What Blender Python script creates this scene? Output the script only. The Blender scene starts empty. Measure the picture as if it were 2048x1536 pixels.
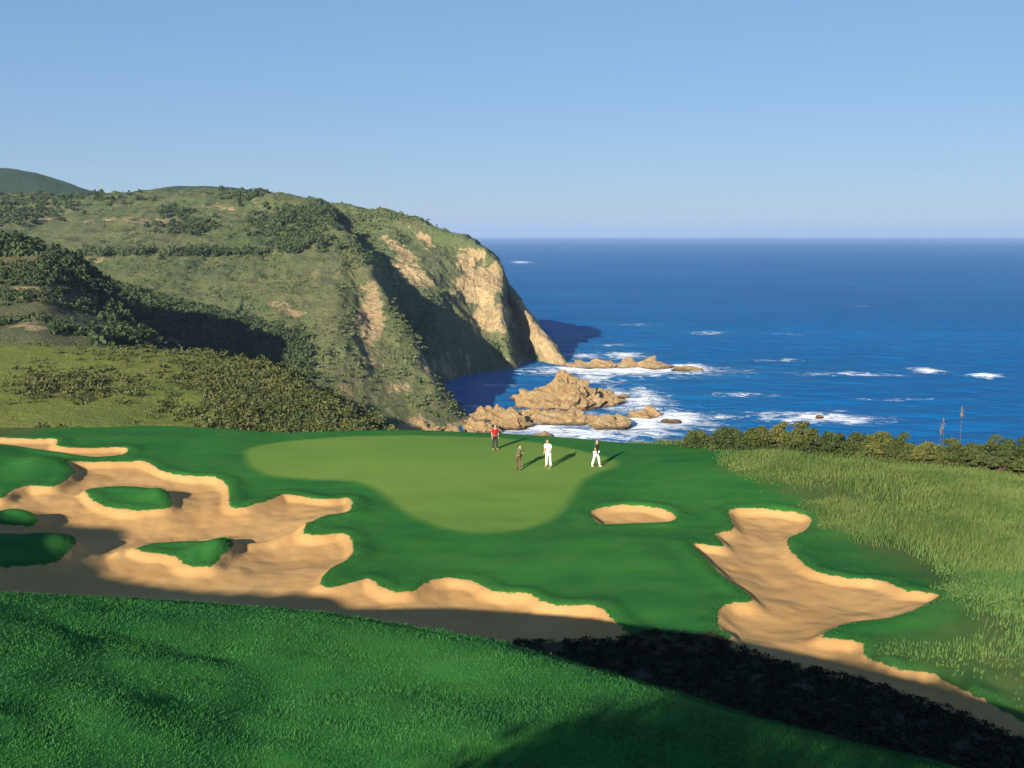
import bpy, math, random
import numpy as np
from mathutils import Vector

random.seed(7)
RNG = np.random.RandomState(11)
scene = bpy.context.scene
C = scene.collection
PI = math.pi

# ------------------------------------------------------------------ camera, sky, sun, exposure
F = 2200.0                       # focal length in pixels of the 2048 wide photograph
HZ = 468.0                       # level of the true horizon in it
PITCH = math.atan((768 - HZ) / F)
H = 100.0                        # eye height over the sea
cam_d = bpy.data.cameras.new('camera')
cam_d.sensor_width = 36.0
cam_d.lens = 36.0 * F / 2048
cam_d.clip_start = 0.5
cam_d.clip_end = 60000
cam = bpy.data.objects.new('camera', cam_d)
cam.location = (0, 0, H)
cam.rotation_euler = (PI / 2 - PITCH, 0, 0)
C.objects.link(cam)
scene.camera = cam

SUN_AZ, SUN_EL = math.radians(25), math.radians(18.5)
to_sun = Vector((-math.sin(SUN_AZ) * math.cos(SUN_EL), -math.cos(SUN_AZ) * math.cos(SUN_EL), math.sin(SUN_EL)))
world = bpy.data.worlds.new('World')
scene.world = world
world.use_nodes = True
wn = world.node_tree
for n in list(wn.nodes): wn.nodes.remove(n)
sky = wn.nodes.new('ShaderNodeTexSky')
sky.sky_type = 'NISHITA'
sky.sun_disc = False
sky.sun_elevation = SUN_EL
sky.sun_rotation = PI + SUN_AZ
sky.altitude = 100
sky.air_density = 1.0
sky.dust_density = 0.0
sky.ozone_density = 6.0
bg = wn.nodes.new('ShaderNodeBackground')
bg.inputs['Strength'].default_value = 0.054
wo = wn.nodes.new('ShaderNodeOutputWorld')
# soften the sky's contrast channel by channel, everywhere alike (a thin even marine veil)
sep = wn.nodes.new('ShaderNodeSeparateColor'); comb = wn.nodes.new('ShaderNodeCombineColor')
wn.links.new(sky.outputs[0], sep.inputs[0])
for i, (pw, mul) in enumerate(((0.57, 1.40), (0.50, 1.83), (0.45, 2.50))):
    m1 = wn.nodes.new('ShaderNodeMath'); m1.operation = 'POWER'; m1.inputs[1].default_value = pw
    m2 = wn.nodes.new('ShaderNodeMath'); m2.operation = 'MULTIPLY'; m2.inputs[1].default_value = mul
    wn.links.new(sep.outputs[i], m1.inputs[0]); wn.links.new(m1.outputs[0], m2.inputs[0]); wn.links.new(m2.outputs[0], comb.inputs[i])
wn.links.new(comb.outputs[0], bg.inputs[0])
wn.links.new(bg.outputs[0], wo.inputs[0])

sd = bpy.data.lights.new('sun', 'SUN')
sd.energy = 5.0
sd.angle = math.radians(0.5)
sd.color = (1.0, 0.90, 0.74)
so = bpy.data.objects.new('sun', sd)
so.rotation_euler = to_sun.to_track_quat('Z', 'Y').to_euler()
so.location = (-200, -300, 300)
C.objects.link(so)

vs = scene.view_settings
vs.view_transform = 'Standard'
vs.look = 'None'
vs.exposure = 1.2
vs.gamma = 1.0
vs.use_curve_mapping = False
scene.cycles.volume_bounces = 1
scene.cycles.max_bounces = 6
try:
    scene.cycles.use_denoising = True
except Exception:
    pass

# ------------------------------------------------------------------ projection helpers
cp, sp = math.cos(PITCH), math.sin(PITCH)
def un(px, py, D):
    u = (px - 1024) / F; v = (768 - py) / F
    dx, dy, dz = u, cp + v * sp, -sp + v * cp
    return np.array([dx / dy * D, D, H + dz / dy * D])
def on_plane(px, py, z):
    d = un(px, py, 1.0) - [0, 0, H]
    return d * ((z - H) / d[2]) + [0, 0, H]
def project(P):
    x, y, z = P[:, 0], P[:, 1], P[:, 2] - H
    f = np.maximum(y * cp - z * sp, 1e-3); up = y * sp + z * cp
    return 1024 + F * x / f, 768 - F * up / f

# ------------------------------------------------------------------ numpy noise
def _hash(ix, iy, iz, seed):
    h = (ix * 374761393 + iy * 668265263 + iz * 2147483647 + seed * 1274126177) & 0xffffffff
    h = ((h ^ (h >> 13)) * 1274126177) & 0xffffffff
    h = ((h ^ (h >> 16)) * 2246822519) & 0xffffffff
    return ((h ^ (h >> 13)) & 0xffffff) / float(0xffffff)
def noise(P, s, seed=0):
    Q = np.asarray(P, float) / s
    i = np.floor(Q).astype(np.int64); f = Q - i
    f = f * f * f * (f * (f * 6 - 15) + 10)
    r = 0
    for a in (0, 1):
        wa = f[:, 0] if a else 1 - f[:, 0]
        for b in (0, 1):
            wb = f[:, 1] if b else 1 - f[:, 1]
            for c in (0, 1):
                wc = f[:, 2] if c else 1 - f[:, 2]
                r = r + wa * wb * wc * _hash(i[:, 0] + a, i[:, 1] + b, i[:, 2] + c, seed)
    return r * 2 - 1
def fbm(P, s, octv=4, seed=0, gain=0.5):
    r = 0; a = 1.0; t = 0
    for k in range(octv):
        r = r + a * noise(P, s, seed + 17 * k); t += a
        s *= 0.47; a *= gain
    return r / t
def ridged(P, s, octv=4, seed=0, gain=0.5):
    r = 0; a = 1.0; t = 0
    for k in range(octv):
        r = r + a * (1 - 2 * np.abs(noise(P, s, seed + 17 * k))); t += a
        s *= 0.47; a *= gain
    return r / t
def sstep(a, b, x):
    t = np.clip((x - a) / (b - a), 0, 1)
    return t * t * (3 - 2 * t)

# ------------------------------------------------------------------ mesh helpers
def mesh_np(name, V, Fq, smooth=True, attrs=None):
    me = bpy.data.meshes.new(name)
    V = np.asarray(V, np.float32); Fq = np.asarray(Fq, np.int32)
    nf, k = Fq.shape
    me.vertices.add(len(V)); me.vertices.foreach_set('co', V.ravel())
    me.loops.add(nf * k); me.loops.foreach_set('vertex_index', Fq.ravel())
    me.polygons.add(nf)
    me.polygons.foreach_set('loop_start', np.arange(0, nf * k, k, dtype=np.int32))
    me.polygons.foreach_set('loop_total', np.full(nf, k, np.int32))
    me.polygons.foreach_set('use_smooth', np.full(nf, smooth, bool))
    for an, av in (attrs or {}).items():
        at = me.attributes.new(an, 'FLOAT', 'POINT')
        at.data.foreach_set('value', np.asarray(av, np.float32))
    me.update(calc_edges=True)
    return me
def link(name, me, mat, parent=None):
    o = bpy.data.objects.new(name, me)
    C.objects.link(o)
    if mat is not None and len(me.materials) == 0: me.materials.append(mat)
    if parent is not None: o.parent = parent
    return o
def tag(o, label=None, cat=None, group=None, kind=None):
    if label: o['label'] = label
    if cat: o['category'] = cat
    if group: o['group'] = group
    if kind: o['kind'] = kind
    return o
def grid_faces(nr, nc):
    a = np.arange(nr * nc).reshape(nr, nc)
    return np.stack([a[:-1, :-1], a[1:, :-1], a[1:, 1:], a[:-1, 1:]], -1).reshape(-1, 4)

# ------------------------------------------------------------------ materials
class NT:
    def __init__(s, name):
        s.m = bpy.data.materials.new(name); s.m.use_nodes = True
        s.t = s.m.node_tree
        for n in list(s.t.nodes): s.t.nodes.remove(n)
        s.out = s.t.nodes.new('ShaderNodeOutputMaterial')
        s.b = s.t.nodes.new('ShaderNodeBsdfPrincipled')
        s.t.links.new(s.b.outputs[0], s.out.inputs[0])
        s.b.inputs['Roughness'].default_value = 0.9
        s.b.inputs['Specular IOR Level'].default_value = 0.15
        s.geo = None
    def pos(s):
        if s.geo is None: s.geo = s.t.nodes.new('ShaderNodeNewGeometry')
        return s.geo.outputs['Position']
    def L(s, a, b): s.t.links.new(a, b)
    def noise(s, scale, detail=4, rough=0.55, vec=None, stretch=None, dist=0):
        n = s.t.nodes.new('ShaderNodeTexNoise'); n.inputs['Scale'].default_value = scale
        n.inputs['Detail'].default_value = detail; n.inputs['Roughness'].default_value = rough
        n.inputs['Distortion'].default_value = dist
        v = vec or s.pos()
        if stretch:
            mp = s.t.nodes.new('ShaderNodeMapping'); mp.inputs['Scale'].default_value = stretch
            s.L(v, mp.inputs['Vector']); v = mp.outputs[0]
        s.L(v, n.inputs['Vector'])
        return n.outputs['Fac']
    def attr(s, name):
        n = s.t.nodes.new('ShaderNodeAttribute'); n.attribute_name = name
        return n.outputs['Fac']
    def math(s, op, a, b=None, c=None):
        n = s.t.nodes.new('ShaderNodeMath'); n.operation = op
        for i, v in enumerate((a, b, c)):
            if v is None: continue
            if isinstance(v, (int, float)): n.inputs[i].default_value = v
            else: s.L(v, n.inputs[i])
        return n.outputs[0]
    def rng(s, v, a, b, c=0.0, d=1.0):
        n = s.t.nodes.new('ShaderNodeMapRange')
        s.L(v, n.inputs['Value'])
        for k, x in zip(('From Min', 'From Max', 'To Min', 'To Max'), (a, b, c, d)): n.inputs[k].default_value = x
        return n.outputs[0]
    def mix(s, f, a, b):
        n = s.t.nodes.new('ShaderNodeMix'); n.data_type = 'RGBA'
        if isinstance(f, (int, float)): n.inputs[0].default_value = f
        else: s.L(f, n.inputs[0])
        for i, v in ((6, a), (7, b)):
            if isinstance(v, tuple): n.inputs[i].default_value = (*v, 1)
            else: s.L(v, n.inputs[i])
        return n.outputs[2]
    def bump(s, h, strength, dist=0.1):
        n = s.t.nodes.new('ShaderNodeBump'); n.inputs['Strength'].default_value = strength
        n.inputs['Distance'].default_value = dist
        s.L(h, n.inputs['Height']); s.L(n.outputs[0], s.b.inputs['Normal'])
        return n
    def col(s, c):
        if isinstance(c, tuple): s.b.inputs['Base Color'].default_value = (*c, 1)
        else: s.L(c, s.b.inputs['Base Color'])

def simple(name, c, rough=0.8, var=0.25, scale=20):
    n = NT(name)
    nn = n.noise(scale, 3)
    d = tuple(x * (1 - var) for x in c); e = tuple(min(1, x * (1 + var)) for x in c)
    n.col(n.mix(nn, d, e)); n.b.inputs['Roughness'].default_value = rough
    return n.m
def leafy(name, a, b, scale=0.6, rough=0.75):
    """foliage: colour wanders from plant to plant and leaf to leaf"""
    n = NT(name)
    n1 = n.rng(n.noise(scale, 3), 0.35, 0.65)
    n2 = n.rng(n.noise(scale * 9, 2), 0.3, 0.7)
    f = n.math('MULTIPLY_ADD', n1, 0.6, n.math('MULTIPLY', n2, 0.4))
    n.col(n.mix(f, a, b)); n.b.inputs['Roughness'].default_value = rough
    return n.m

# turf, sand, putting green and rough share one sheet material; the masks are distances in metres to each outline
def ground_material():
    n = NT('turf_and_sand')
    wob = n.math('SUBTRACT', n.noise(2.6, 4), 0.5)
    wob2 = n.math('SUBTRACT', n.noise(11, 3), 0.5)
    sand_d = n.math('ADD', n.attr('sand'), n.math('ADD', n.math('MULTIPLY', wob, 0.35), n.math('MULTIPLY', wob2, 0.16)))
    sand_f = n.rng(sand_d, -0.02, 0.03)
    green_f = n.rng(n.math('ADD', n.attr('green'), n.math('MULTIPLY', wob, 0.5)), -0.35, 0.35)
    rough_f = n.rng(n.math('ADD', n.attr('rough'), n.math('MULTIPLY', n.math('SUBTRACT', n.noise(0.35, 4), 0.5), 5.0)), -1.5, 1.5)
    big = n.rng(n.noise(0.11, 4, 0.6), 0.34, 0.66)
    med = n.rng(n.noise(0.9, 5, 0.7), 0.3, 0.7)
    fine = n.rng(n.noise(16, 4, 0.75), 0.25, 0.75)
    fair = n.mix(big, (0.016, 0.128, 0.024), (0.034, 0.178, 0.034))
    fair = n.mix(n.math('MULTIPLY', med, 0.6), fair, (0.058, 0.165, 0.024))
    fair = n.mix(n.math('MULTIPLY', n.rng(n.noise(0.35, 5, 0.7, stretch=(.45, 1.2, 1)), 0.42, 0.70), 0.7), fair, (0.008, 0.080, 0.026))
    fair = n.mix(n.math('MULTIPLY', n.rng(n.noise(0.5, 5, 0.7, stretch=(.5, 1.1, 1), dist=.5), 0.50, 0.74), 0.5), fair, (0.060, 0.150, 0.030))
    fair = n.mix(n.math('MULTIPLY', fine, 0.40), fair, (0.010, 0.060, 0.016))
    gr = n.mix(big, (0.100, 0.190, 0.034), (0.135, 0.212, 0.040))
    gr = n.mix(n.math('MULTIPLY', fine, 0.18), gr, (0.06, 0.15, 0.03))
    ro = n.mix(med, (0.050, 0.092, 0.026), (0.105, 0.135, 0.040))
    ro = n.mix(n.math('MULTIPLY', fine, 0.5), ro, (0.030, 0.052, 0.018))
    c = n.mix(rough_f, fair, ro)
    c = n.mix(green_f, c, gr)
    # sand: raked, with damp and dry patches
    s1 = n.rng(n.noise(0.22, 5, 0.6), 0.3, 0.7)
    s2 = n.rng(n.noise(3.2, 5, 0.7), 0.3, 0.7)
    s3 = n.rng(n.noise(60, 3, 0.7), 0.2, 0.8)
    sa = n.mix(s1, (0.36, 0.205, 0.078), (0.48, 0.300, 0.125))
    sa = n.mix(n.math('MULTIPLY', s2, 0.4), sa, (0.42, 0.235, 0.08))
    sa = n.mix(n.math('MULTIPLY', s3, 0.3), sa, (0.30, 0.18, 0.08))
    c = n.mix(sand_f, c, sa)
    shade_f = n.rng(n.math('ADD', n.attr('ditch_shade'), n.math('ADD', n.math('MULTIPLY', wob, 1.6), n.math('MULTIPLY', wob2, 0.6))), -0.15, 0.35)
    n.col(n.mix(shade_f, c, n.mix(med, (0.035, 0.030, 0.022), (0.065, 0.050, 0.032))))  # ditch shade painted into the ground colour as dark brown
    # relief: grass tussock against raked sand
    gh = n.math('ADD', n.math('MULTIPLY', n.noise(7, 5, 0.8), 0.6), n.math('MULTIPLY', n.noise(28, 3, 0.8), 0.4))
    gh = n.math('MULTIPLY', gh, n.rng(green_f, 0, 1, 1.0, 0.15))
    w = n.t.nodes.new('ShaderNodeTexWave'); w.inputs['Scale'].default_value = 2.6
    w.inputs['Distortion'].default_value = 5; w.inputs['Detail'].default_value = 3; w.inputs['Detail Scale'].default_value = 0.4
    n.L(n.pos(), w.inputs['Vector'])
    sh = n.math('ADD', n.math('MULTIPLY', w.outputs['Fac'], 0.02), n.math('MULTIPLY', n.noise(2.2, 5, 0.75), 0.7))
    mx = n.t.nodes.new('ShaderNodeMix'); mx.data_type = 'FLOAT'
    n.L(sand_f, mx.inputs[0]); n.L(gh, mx.inputs[2]); n.L(sh, mx.inputs[3])
    n.bump(mx.outputs[0], 0.55, 0.09)
    n.b.inputs['Roughness'].default_value = 0.95
    n.b.inputs['Specular IOR Level'].default_value = 0.05
    return n.m

def headland_material(name, veg_a, veg_b, veg_c, rock_a, rock_b, slope_rock=True, sc=1.0):
    n = NT(name)
    big = n.rng(n.noise(0.012 * sc, 5, 0.6), 0.36, 0.62)
    med = n.rng(n.noise(0.06 * sc, 5, 0.7), 0.35, 0.65)
    fine = n.rng(n.noise(0.35 * sc, 4, 0.75), 0.3, 0.7)
    v = n.mix(big, veg_a, veg_b)
    v = n.mix(n.math('MULTIPLY', med, 0.55), v, veg_c)
    v = n.mix(n.math('MULTIPLY', fine, 0.55), v, tuple(x * 0.45 for x in veg_a))
    r1 = n.rng(n.noise(0.07, 5, 0.75, stretch=(1, 1, 0.45)), 0.35, 0.65)
    r2 = n.rng(n.noise(0.5, 4, 0.8, stretch=(1, 1, 0.6)), 0.35, 0.65)
    r = n.mix(r1, rock_a, rock_b)
    r = n.mix(n.math('MULTIPLY', r2, 0.6), r, tuple(x * 0.35 for x in rock_a))
    f = n.math('ADD', n.attr('rock'), n.math('MULTIPLY', n.math('SUBTRACT', n.noise(0.10, 5, 0.75, stretch=(1, 1, 0.5)), 0.5), 3.4))
    f = n.rng(f, 0.42, 0.66)
    n.col(n.mix(f, v, r))
    h = n.math('ADD', n.math('MULTIPLY', n.noise(0.22 * sc, 5, 0.75), 0.7), n.math('MULTIPLY', n.noise(0.9 * sc, 3, 0.7), 0.3))
    n.bump(h, 1.0, 4.0 / sc)
    return n.m

def rock_material():
    n = NT('shore_rock')
    a = n.rng(n.noise(0.09, 6, 0.75), 0.35, 0.65)
    b = n.rng(n.noise(0.5, 5, 0.8), 0.35, 0.65)
    c = n.mix(a, (0.36, 0.235, 0.10), (0.52, 0.36, 0.17))
    c = n.mix(n.math('MULTIPLY', b, 0.65), c, (0.15, 0.095, 0.05))
    c = n.mix(n.math('MULTIPLY', n.rng(n.noise(0.16, 4, 0.7), 0.5, 0.7), 0.5), c, (0.40, 0.34, 0.24))
    sx = n.t.nodes.new('ShaderNodeSeparateXYZ'); n.L(n.pos(), sx.inputs[0])
    wet = n.math('ADD', sx.outputs['Z'], n.math('MULTIPLY', n.noise(0.3, 4), 3.0))
    c = n.mix(n.rng(wet, 2.2, 3.8), (0.075, 0.05, 0.03), c)
    n.col(c)
    n.bump(n.noise(0.6, 5, 0.8), 1.0, 2.0)
    return n.m

def sea_material():
    n = NT('sea_water')
    foam = n.attr('foam'); shal = n.attr('shallow')
    fn = n.noise(0.11, 7, 0.72, stretch=(0.8, 1.5, 1), dist=0.8)
    fn2 = n.noise(0.5, 5, 0.8)
    ff = n.math('ADD', foam, n.math('ADD', n.math('MULTIPLY', n.math('SUBTRACT', fn, 0.5), 2.6), n.math('MULTIPLY', n.math('SUBTRACT', fn2, 0.5), 0.9)))
    ff = n.math('MULTIPLY', n.rng(ff, 0.22, 0.72), n.rng(foam, 0.02, 0.14))
    big = n.rng(n.noise(0.0016, 4, 0.6, stretch=(0.5, 1.6, 1)), 0.35, 0.65)
    med = n.rng(n.noise(0.012, 5, 0.65, stretch=(0.35, 1.4, 1)), 0.35, 0.65)
    w = n.mix(big, (0.0004, 0.086, 0.250), (0.001, 0.122, 0.325))
    w = n.mix(n.math('MULTIPLY', med, 0.45), w, (0.0001, 0.066, 0.21))
    w = n.mix(n.math('MULTIPLY', shal, 0.55), w, (0.012, 0.13, 0.27))
    n.col(n.mix(ff, w, (0.80, 0.83, 0.86)))
    n.L(n.rng(ff, 0, 1, 0.5, 0.9), n.b.inputs['Roughness'])
    n.b.inputs['Specular IOR Level'].default_value = 0.06
    n.b.inputs['IOR'].default_value = 1.33
    h = n.math('ADD', n.math('MULTIPLY', n.noise(0.035, 5, 0.7, stretch=(0.5, 1.3, 1)), 6.0),
               n.math('ADD', n.math('MULTIPLY', n.noise(0.22, 5, 0.7, stretch=(0.6, 1.3, 1)), 1.2), n.math('MULTIPLY', ff, 0.6)))
    n.bump(h, 0.8, 1.0)
    return n.m

M_ground = ground_material()
M_head = headland_material('fynbos_slope', (0.076, 0.132, 0.040), (0.135, 0.148, 0.062), (0.200, 0.160, 0.085), (0.33, 0.24, 0.13), (0.50, 0.36, 0.18))
M_cliff = headland_material('cliff_slope', (0.085, 0.130, 0.048), (0.135, 0.150, 0.068), (0.160, 0.150, 0.075), (0.36, 0.26, 0.14), (0.56, 0.42, 0.21))
M_bushhill = headland_material('bushy_slope', (0.060, 0.090, 0.032), (0.120, 0.115, 0.050), (0.170, 0.130, 0.07), (0.30, 0.22, 0.12), (0.42, 0.31, 0.17), sc=1.4)
M_near = headland_material('grassy_slope', (0.130, 0.185, 0.030), (0.190, 0.220, 0.038), (0.200, 0.180, 0.045), (0.11, 0.10, 0.05), (0.085, 0.08, 0.04), sc=3)
M_far = headland_material('wooded_slope', (0.030, 0.065, 0.030), (0.045, 0.090, 0.035), (0.080, 0.100, 0.045), (0.2, 0.16, 0.1), (0.3, 0.2, 0.12), sc=0.6)
M_rock = rock_material()
M_sea = sea_material()

# ------------------------------------------------------------------ sea
def axis(lo, hi, step, ends, ratio=1.07):
    a = list(np.arange(lo, hi + step * .5, step))
    s = step
    while a[-1] < ends[1]: s *= ratio; a.append(min(a[-1] + s, ends[1]))
    s = step; b = []
    x = lo
    while x > ends[0]: s *= ratio; x = max(x - s, ends[0]); b.append(x)
    return np.array(b[::-1] + a)
FOAM = [  # pixel centre, half sizes, strength: white water round the rocks and a few whitecaps
    (1245, 742, 170, 9, .85), (1385, 738, 35, 9, .9), (1190, 757, 40, 8, .7), (1170, 712, 40, 5, .5), (1245, 712, 40, 7, .6),
    (1240, 800, 36, 22, .75), (1290, 800, 40, 26, .7), (1345, 838, 70, 17, .8), (1290, 848, 60, 14, .9), (1180, 868, 110, 15, .75),
    (1080, 862, 80, 17, .8), (1200, 848, 30, 20, .7), (1300, 868, 60, 9, .6), (1420, 835, 60, 6, .45), (1660, 838, 90, 9, .75),
    (1700, 842, 40, 6, .9), (1560, 832, 70, 9, .45), (1856, 742, 24, 4, 1.0), (1965, 752, 32, 3.5, .8), (1700, 748, 90, 2.5, .5),
    (1790, 752, 20, 3, .6), (1420, 666, 40, 2.5, .35), (1275, 650, 40, 2.5, .3), (1570, 668, 40, 2.0, .3), (1480, 790, 60, 2.5, .35),
    (980, 772, 40, 6, .35), (1075, 832, 60, 8, .55), (960, 815, 25, 5, .4), (1000, 862, 40, 9, .6), (1145, 770, 25, 8, .5), (1720, 612, 30, 1.5, .3),
    (1560, 720, 60, 2.0, .3), (1810, 800, 90, 2.0, .3), (1230, 690, 40, 2.0, .3)]
def build_sea():
    xs = axis(-80, 460, 2.6, (-33000, 33000)); ys = axis(470, 1150, 2.6, (-6000, 33000))
    X, Y = np.meshgrid(xs, ys)
    P = np.stack([X.ravel(), Y.ravel(), np.zeros(X.size)], 1)
    foam = np.zeros(len(P)); shal = np.zeros(len(P))
    for (cx, cy, rx, ry, s) in FOAM:
        c = on_plane(cx, cy, 0); ax = rx * c[1] / F
        ay = abs(on_plane(cx, cy - ry, 0)[1] - on_plane(cx, cy + ry, 0)[1]) / 2
        d = ((P[:, 0] - c[0]) / ax) ** 2 + ((P[:, 1] - c[1]) / ay) ** 2
        foam = np.maximum(foam, s * np.exp(-d * 0.8))
        if cx < 1500: shal = np.maximum(shal, np.exp(-d * 0.16) * 0.8)
    damp = np.exp(-np.maximum(0, np.hypot(P[:, 0] - 180, P[:, 1] - 800) - 500) / 500)
    z = np.zeros(len(P))
    for (a, l, th, ph) in ((.55, 46, 1.75, 0), (.4, 31, 2.1, 1), (.25, 19, 1.3, 2), (.15, 11, 2.6, .5)):
        z += a * np.sin((P[:, 0] * math.cos(th) + P[:, 1] * math.sin(th)) * 2 * PI / l + ph + 1.5 * noise(P, 120, 3))
    P[:, 2] = z * damp + foam * 1.0 * damp
    # breaker far out
    c = on_plane(1042, 524, 0)
    d = ((P[:, 0] - c[0]) / 38) ** 2 + ((P[:, 1] - c[1]) / 150) ** 2
    foam = np.maximum(foam, 0.8 * np.exp(-d))
    me = mesh_np('sea', P, grid_faces(len(ys), len(xs))[:, ::-1], True, {'foam': foam, 'shallow': shal})
    tag(link('sea', me, M_sea), kind='structure')
build_sea()

# ------------------------------------------------------------------ lofted land forms
def cr(P, n):
    """Catmull-Rom resample of P along axis 0 to n samples"""
    P = np.asarray(P, float); k = len(P)
    t = np.linspace(0, k - 1, n); i = np.minimum(t.astype(int), k - 2); f = (t - i).reshape(-1, *([1] * (P.ndim - 1)))
    Q = np.concatenate([2 * P[:1] - P[1:2], P, 2 * P[-1:] - P[-2:-1]])
    a, b, c, d = Q[i], Q[i + 1], Q[i + 2], Q[i + 3]
    return 0.5 * ((2 * b) + (-a + c) * f + (2 * a - 5 * b + 4 * c - d) * f ** 2 + (-a + 3 * b - 3 * c + d) * f ** 3)
def normals(G):
    du = np.gradient(G, axis=0); dv = np.gradient(G, axis=1)
    N = np.cross(du, dv); N /= np.maximum(np.linalg.norm(N, axis=2, keepdims=True), 1e-9)
    return N
SURF = {}
def loft(name, cols, nr, nc, mat, disp, rocks=(), back=True, rock_slope=None, backs=((120, -12), (420, -150))):
    """cols: columns left to right, each a list of (px, py, distance) from the skyline down"""
    G = np.array([[un(*q) for q in c] for c in cols])           # columns x rows x 3
    G = G.transpose(1, 0, 2)                                     # rows x columns
    if back:
        extra = []
        for (dd, dz) in backs[::-1]:
            r = G[0].copy(); r[:, 1] += dd; r[:, 0] += dd * r[:, 0] / r[:, 1] * 0.6; r[:, 2] = np.maximum(r[:, 2] + dz, -8) ; extra.append(r)
        G = np.concatenate([np.array(extra), G])
    G = cr(G, nr); G = cr(G.transpose(1, 0, 2), nc).transpose(1, 0, 2)
    N = normals(G)
    if N[nr * 2 // 3, nc // 2, 1] > 0: N = -N
    P = G.reshape(-1, 3)
    d = disp(P, G)
    P = P + N.reshape(-1, 3) * d[:, None]
    G2 = P.reshape(nr, nc, 3); N2 = normals(G2)
    if N2[nr * 2 // 3, nc // 2, 1] > 0: N2 = -N2
    px, py = project(P)
    rock = np.zeros(len(P)) - 0.35
    for (cx, cy, rx, ry, ang, s) in rocks:
        a = math.radians(ang); dx = px - cx; dy = py - cy
        u = dx * math.cos(a) + dy * math.sin(a); v = -dx * math.sin(a) + dy * math.cos(a)
        rock = np.maximum(rock, -0.35 + s * np.exp(-0.7 * ((u / rx) ** 2 + (v / ry) ** 2)))
    if rock_slope:
        rock = np.maximum(rock, -0.35 + rock_slope[2] * sstep(rock_slope[0], rock_slope[1], 1 - np.abs(N2.reshape(-1, 3)[:, 2])))
    P[:, 2] = np.maximum(P[:, 2], -8)
    Fq = grid_faces(nr, nc)
    v0, v1, v3 = P[Fq[:, 0]], P[Fq[:, 1]], P[Fq[:, 3]]
    nz = np.cross(v1 - v0, v3 - v0)[:, 2].mean()
    if nz < 0: Fq = Fq[:, ::-1]
    me = mesh_np(name, P, Fq, True, {'rock': rock})
    o = tag(link(name, me, mat), kind='structure')
    SURF[name] = (P, N2.reshape(-1, 3), rock)
    return o

# far wooded hill on the skyline
loft('far_hill', [
    [(-500, 318, 2100), (-500, 400, 1600), (-500, 470, 1300)],
    [(-200, 322, 2050), (-200, 400, 1600), (-200, 470, 1300)],
    [(-60, 333, 2000), (-60, 395, 1600), (-60, 460, 1300)],
    [(20, 341, 1980), (20, 400, 1600), (20, 460, 1300)],
    [(90, 357, 1960), (90, 400, 1600), (90, 460, 1300)],
    [(150, 375, 1940), (150, 410, 1600), (150, 460, 1300)],
    [(215, 391, 1900), (215, 420, 1600), (215, 460, 1300)],
    [(300, 384, 1850), (300, 410, 1600), (300, 460, 1300)],
    [(420, 380, 1800), (420, 410, 1600), (420, 460, 1300)],
    [(520, 392, 1750), (520, 420, 1600), (520, 460, 1300)],
    [(620, 425, 1700), (620, 440, 1600), (620, 470, 1300)],
    [(760, 480, 1650), (760, 490, 1600), (760, 500, 1300)]], 90, 170, M_far,
    lambda P, G: 9 * fbm(P, 260, 5, 5) + 3 * fbm(P, 40, 3, 8))

# main headland: its front slope down to the ravine, ending right in the spur crest
def disp_front(P, G):
    r = ridged(P * [1, .35, .35], 62, 4, 21)                     # gullies running down the slope
    d = 7.0 * r + 7 * fbm(P, 150, 4, 3) + 3.0 * ridged(P * [1, .5, .5], 24, 4, 23, .6) + 1.5 * fbm(P, 12, 3, 9)
    return d * sstep(2, 50, P[:, 2] + 14) 
FRONT = [
    [(-420, 412, 1120), (-420, 440, 980), (-420, 480, 860), (-420, 540, 750), (-420, 600, 680), (-420, 700, 610)],
    [(-200, 410, 1110), (-200, 440, 980), (-200, 490, 850), (-200, 540, 750), (-200, 600, 670), (-200, 690, 600)],
    [(0, 406, 1100), (0, 440, 980), (0, 485, 850), (0, 540, 750), (0, 610, 660), (0, 700, 590)],
    [(200, 396, 1080), (200, 430, 970), (200, 480, 850), (200, 540, 740), (200, 610, 640), (200, 720, 570)],
    [(330, 388, 1060), (330, 430, 950), (330, 485, 830), (330, 550, 720), (330, 640, 620), (330, 750, 555)],
    [(430, 384, 1040), (430, 430, 940), (430, 490, 815), (430, 565, 700), (430, 660, 605), (430, 780, 545)],
    [(500, 386, 1020), (500, 435, 925), (500, 500, 800), (500, 580, 685), (500, 680, 595), (500, 800, 535)],
    [(560, 404, 985), (560, 440, 905), (560, 510, 790), (570, 600, 665), (580, 700, 570), (600, 830, 505)],
    [(605, 414, 945), (620, 455, 850), (640, 530, 730), (660, 620, 635), (680, 730, 560), (710, 875, 505)],
    [(640, 430, 890), (665, 475, 800), (700, 545, 705), (735, 640, 635), (770, 745, 568), (830, 870, 540)],
    [(662, 448, 855), (703, 498, 768), (752, 556, 688), (803, 640, 632), (856, 735, 590), (935, 852, 573)],
    [(690, 470, 935), (735, 520, 830), (782, 590, 765), (826, 680, 690), (875, 780, 650), (943, 865, 605)],
    [(720, 520, 965), (770, 580, 910), (820, 660, 850), (860, 760, 780), (900, 850, 700), (950, 900, 620)]]
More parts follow.
